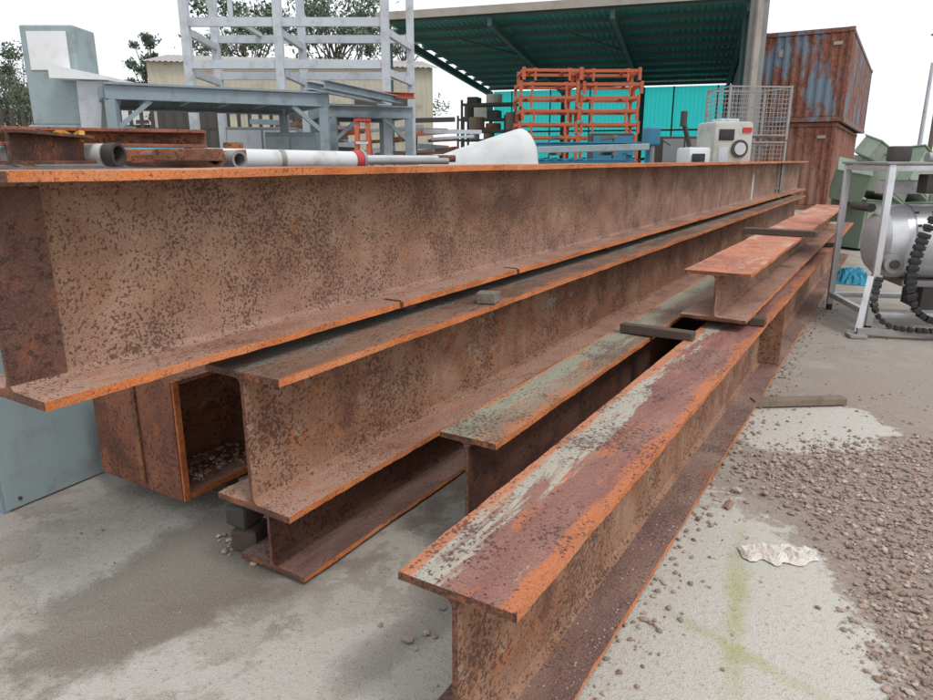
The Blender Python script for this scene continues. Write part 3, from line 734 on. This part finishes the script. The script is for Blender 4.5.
def gbox(c,size,eul,mat,mat2):
    b=MB(); x,y,z=size
    b.box((0,0,0),size,mat,bev=.012); b.box((0,-y/2-.006,0),(x*.86,.014,z*.86),mat2,bev=.004)
    b.box((0,0,z/2+.012),(x+.04,y+.04,.022),mat,bev=.004); b.cyl((x*.3,-y/2-.03,0),(x*.3,-y/2-.01,0),.03,M['dark'],10)
    for k in (-.3,0,.3): b.box((x/2+.006,0,k*z),(.012,y*.7,.02),M['dark'])
    o=b.build('green_steel_box',loc=c); o.rotation_euler=eul; return o
gbox((6.9,12.4,.42),(.8,.7,.8),(0,.06,.4),M['green'],M['green2'])
gbox((7.75,12.7,.40),(.7,.7,.75),(.0,.0,.2),M['green'],M['green'])
gbox((7.15,12.3,1.18),(.75,.6,.62),(.12,.30,.7),M['green2'],M['green'])
gbox((6.5,12.2,1.15),(.55,.5,.5),(.2,-.35,1.1),M['green'],M['green2'])
gbox((7.7,12.5,1.25),(.65,.55,.65),(-.1,.6,.3),M['green'],M['green2'])
gbox((6.9,12.3,1.62),(.4,.4,.30),(.3,.5,.3),M['green2'],M['green2'])
gbox((8.5,12.9,.5),(.8,.8,.95),(0,0,-.1),M['bluegrey'],M['green'])

# ---------------------------------------------------------------- aluminium machine with cable chain on the right
b=MB(); al=M['alu']; w_,d_,h_=1.15,1.0,1.46
for x in (0,w_):
    for y in (0,d_): b.box((x,y,h_/2+.03),(.055,.055,h_-.06),al,bev=.005); b.cyl((x,y,0),(x,y,.06),.03,M['black'],12)
for z in (.16,h_-.03):
    for y in (0,d_): b.box((w_/2,y,z),(w_-.058,.05,.05),al,bev=.005)
    for x in (0,w_): b.box((x,d_/2,z),(.05,d_-.058,.05),al,bev=.005)
b.box((w_/2,d_/2,h_+.012),(w_+.1,d_+.08,.022),M['alud'],bev=.004)
b.box((w_/2,d_*.5,h_-.2),(w_-.2,.10,.12),al,bev=.01); b.box((.35,.1,h_-.16),(.1,.18,.16),M['dark'],bev=.01); b.box((.75,.08,h_-.17),(.2,.2,.12),M['alud'],bev=.01)
b.box((.12,.2,h_+.09),(.16,.14,.13),M['dark'],bev=.02); b.cyl((.35,.2,h_+.06),(.75,.25,h_+.06),.045,M['alud'],14)
b.cyl((.0,.3,1.08),(.0,.72,1.08),.04,M['dark'],12)
for (x0,x1,r0,r1) in [(.03,.06,.16,.24),(.06,.12,.24,.30),(.12,.24,.30,.33),(.24,1.45,.33,.33)]:
    b.cyl((x0,.36,.78),(x1,.36,.78),r0,al,36,r1=r1)
for x in (.3,.62,.94): b.cyl((x,.36,.78),(x+.012,.36,.78),.335,M['alud'],36)
for k in range(9):
    an=2.2+k*.42; b.cyl((.315,.36+math.cos(an)*.337,.78+math.sin(an)*.337),(.34,.36+math.cos(an)*.337,.78+math.sin(an)*.337),.01,M['dark'],8)
b.box((.8,.38,.42),(1.0,.42,.06),M['alud'],bev=.008); b.box((.55,.38,.29),(.12,.4,.22),M['dark']); b.box((1.1,.38,.29),(.12,.4,.22),M['dark'])
b.beam((-.04,-.02,.50),(-.16,-.22,.04),.05,.05,al); b.box((-.18,-.24,.02),(.14,.14,.03),M['alud'],bev=.004); b.beam((-.18,-.24,.06),(w_,-.24,.06),.05,.05,M['alud'])
def chain(pts,wd=.09,th=.055,lk=.05):
    P=[Vector(p) for p in pts]; out=[]
    for i in range(len(P)-1):
        p0=P[max(i-1,0)];p1=P[i];p2=P[i+1];p3=P[min(i+2,len(P)-1)]
        for k in range(14):
            t=k/14; out.append(.5*((2*p1)+(p2-p0)*t+(2*p0-5*p1+4*p2-p3)*t*t+(3*p1-p0-3*p2+p3)*t**3))
    out.append(P[-1]); last=out[0]
    for q in out[1:]:
        if (q-last).length>=lk:
            dv=(q-last).normalized(); b.beam(last,last+dv*(lk*.80),wd,th,M['black'],.006); b.beam(last+dv*lk*.7,last+dv*(lk*1.15),wd*.7,th*.6,M['dark']); last=q
chain([(.58,-.08,1.30),(.42,-.1,1.14),(.28,-.12,.85),(.24,-.13,.45),(.38,-.14,.18),(.8,-.16,.10)])
chain([(.90,-.1,1.38),(.66,-.18,1.1),(.50,-.2,.75),(.48,-.2,.42),(.60,-.22,.19),(1.0,-.24,.12)],.08,.05)
chain([(.02,-.05,.50),(-.04,-.16,.28),(.06,-.22,.12),(.3,-.28,.09),(.7,-.28,.09)],.06,.04,.045)
b.cyl((.12,-.05,.62),(.12,.06,.62),.08,M['alud'],20); b.cyl((.12,-.07,.62),(.12,-.05,.62),.04,M['dark'],14)
b.build('aluminium_conveyor_machine',smooth=True,loc=(3.62,6.15,0),rotz=-.15)

b=MB(); b.cyl((17.4,28,0),(17.4,28,5.0),.09,M['galv'],10,r1=.06); b.beam((17.4,28,4.95),(18.4,27.8,5.1),.06,.06,M['galv']); b.box((18.55,27.8,5.1),(.5,.2,.1),M['galv'],bev=.03)
b.build('street_lamp')
b=MB(); b.cyl((28,44,0),(28,44,9),.14,M['bark'],8); b.beam((27,44,8.5),(29,44,8.5),.1,.1,M['bark'])
b.build('utility_pole')
b=MB()
for k in (0,.8,1.6):
    pp=[Vector((27.2+k,44,8.6)).lerp(Vector((16+k,2,9.5)),i/14)-up*(1.2*math.sin(math.pi*i/14)) for i in range(15)]
    for i in range(14): b.cyl(pp[i],pp[i+1],.012,M['dark'],4)
b.build('power_line')

# ---------------------------------------------------------------- trees
def tree(name,x,y,h,cr,nclump=26,seed=0,cz=.68):
    rnd=random.Random(seed); b=MB(); base=Vector((x,y,0)); top=base+up*h*.75+Vector((rnd.uniform(-.5,.5),0,0))
    b.cyl(base,base.lerp(top,.5),h*.022,M['bark'],8,r1=h*.015); b.cyl(base.lerp(top,.5),top,h*.015,M['bark'],8,r1=h*.005)
    for k in range(nclump):
        an=rnd.uniform(0,6.28); rr=cr*rnd.uniform(.15,1); zz=h*(cz+rnd.uniform(-.24,.30))
        c=base+Vector((math.cos(an)*rr,math.sin(an)*rr,zz)); st=base.lerp(top,min(1,rnd.uniform(.45,.95)))
        b.cyl(st,c,h*.006,M['bark'],5,r1=h*.002)
        cs=cr*rnd.uniform(.16,.36)
        for _ in range(150):
            d=Vector((rnd.gauss(0,.5),rnd.gauss(0,.5),rnd.gauss(0,.38)))*cs; p=c+d; s_=rnd.uniform(.06,.19)*h/11
            u=Vector((rnd.gauss(0,1),rnd.gauss(0,1),rnd.gauss(0,1))).normalized(); v=u.orthogonal().normalized()
            b.add([p-u*s_,p-v*s_*.45,p+u*s_,p+v*s_*.45],[(0,1,2,3)],M['leaf'])
    return b.build(name)
tree('eucalyptus_tree',-28.5,48,8.3,2.2,26,1); tree('eucalyptus_tree',-31.5,50,7.2,2.4,26,2)
tree('eucalyptus_tree',-23.5,56,10.4,1.6,22,3); tree('eucalyptus_tree',-17,58,13.5,4.2,40,4); tree('eucalyptus_tree',-10.5,60,14,4.4,42,5)
tree('eucalyptus_tree',-5.5,62,13.0,3.4,32,6); tree('eucalyptus_tree',-36,60,8.5,3,26,8)
b=MB(); rnd=random.Random(9)
for i in range(6000):
    x=rnd.uniform(-130,150); y=150+rnd.uniform(-6,6); hh_=2.6+2.0*noise.noise(Vector((x*.06,0,0)))+1.5*noise.noise(Vector((x*.3,2,0))); z=rnd.uniform(0,max(1.5,hh_)); s_=rnd.uniform(.5,1.1)
    u=Vector((rnd.gauss(0,1),rnd.gauss(0,1),rnd.gauss(0,1))).normalized(); v=u.orthogonal().normalized(); p=Vector((x,y,z))
    b.add([p-u*s_,p-v*s_*.6,p+u*s_,p+v*s_*.6],[(0,1,2,3)],M['leaf'])
b.build('distant_trees')

# ---------------------------------------------------------------- light, sky, camera
w=bpy.data.worlds.new("World"); sc.world=w; w.use_nodes=True; nt=w.node_tree; bg=nt.nodes['Background']
sk=nt.nodes.new('ShaderNodeTexSky'); sk.sky_type='NISHITA'; sk.sun_disc=False
EL,AZ=math.radians(56),math.radians(140)   # azimuth clockwise from +Y
sk.sun_elevation=EL; sk.sun_rotation=AZ; sk.dust_density=4; sk.air_density=1
mx=nt.nodes.new('ShaderNodeMix'); mx.data_type='RGBA'; mx.inputs[0].default_value=.85; mx.inputs[7].default_value=(8.5,8.8,9.2,1)
nt.links.new(sk.outputs[0],mx.inputs[6]); nt.links.new(mx.outputs[2],bg.inputs[0]); bg.inputs[1].default_value=.138
w.cycles.sampling_method='MANUAL'; w.cycles.sample_map_resolution=256
sd=Vector((math.sin(AZ)*math.cos(EL),math.cos(AZ)*math.cos(EL),math.sin(EL)))
sl=bpy.data.lights.new('sun','SUN'); sl.energy=1.25; sl.angle=math.radians(14); sl.color=(1,.965,.92)
so=bpy.data.objects.new('sun',sl); COL.objects.link(so); so.rotation_euler=(-sd).to_track_quat('-Z','Y').to_euler(); so.location=(0,0,20)
cam=bpy.data.cameras.new('camera'); cam.sensor_width=36; cam.lens=27.0; cam.clip_end=2000; cam.clip_start=.05
c=bpy.data.objects.new('camera',cam); COL.objects.link(c); c.location=(0,0,1.5); c.rotation_euler=(math.radians(90-15.2),0,0); sc.camera=c
sc.view_settings.view_transform='Standard'; sc.view_settings.look='None'; sc.view_settings.exposure=0
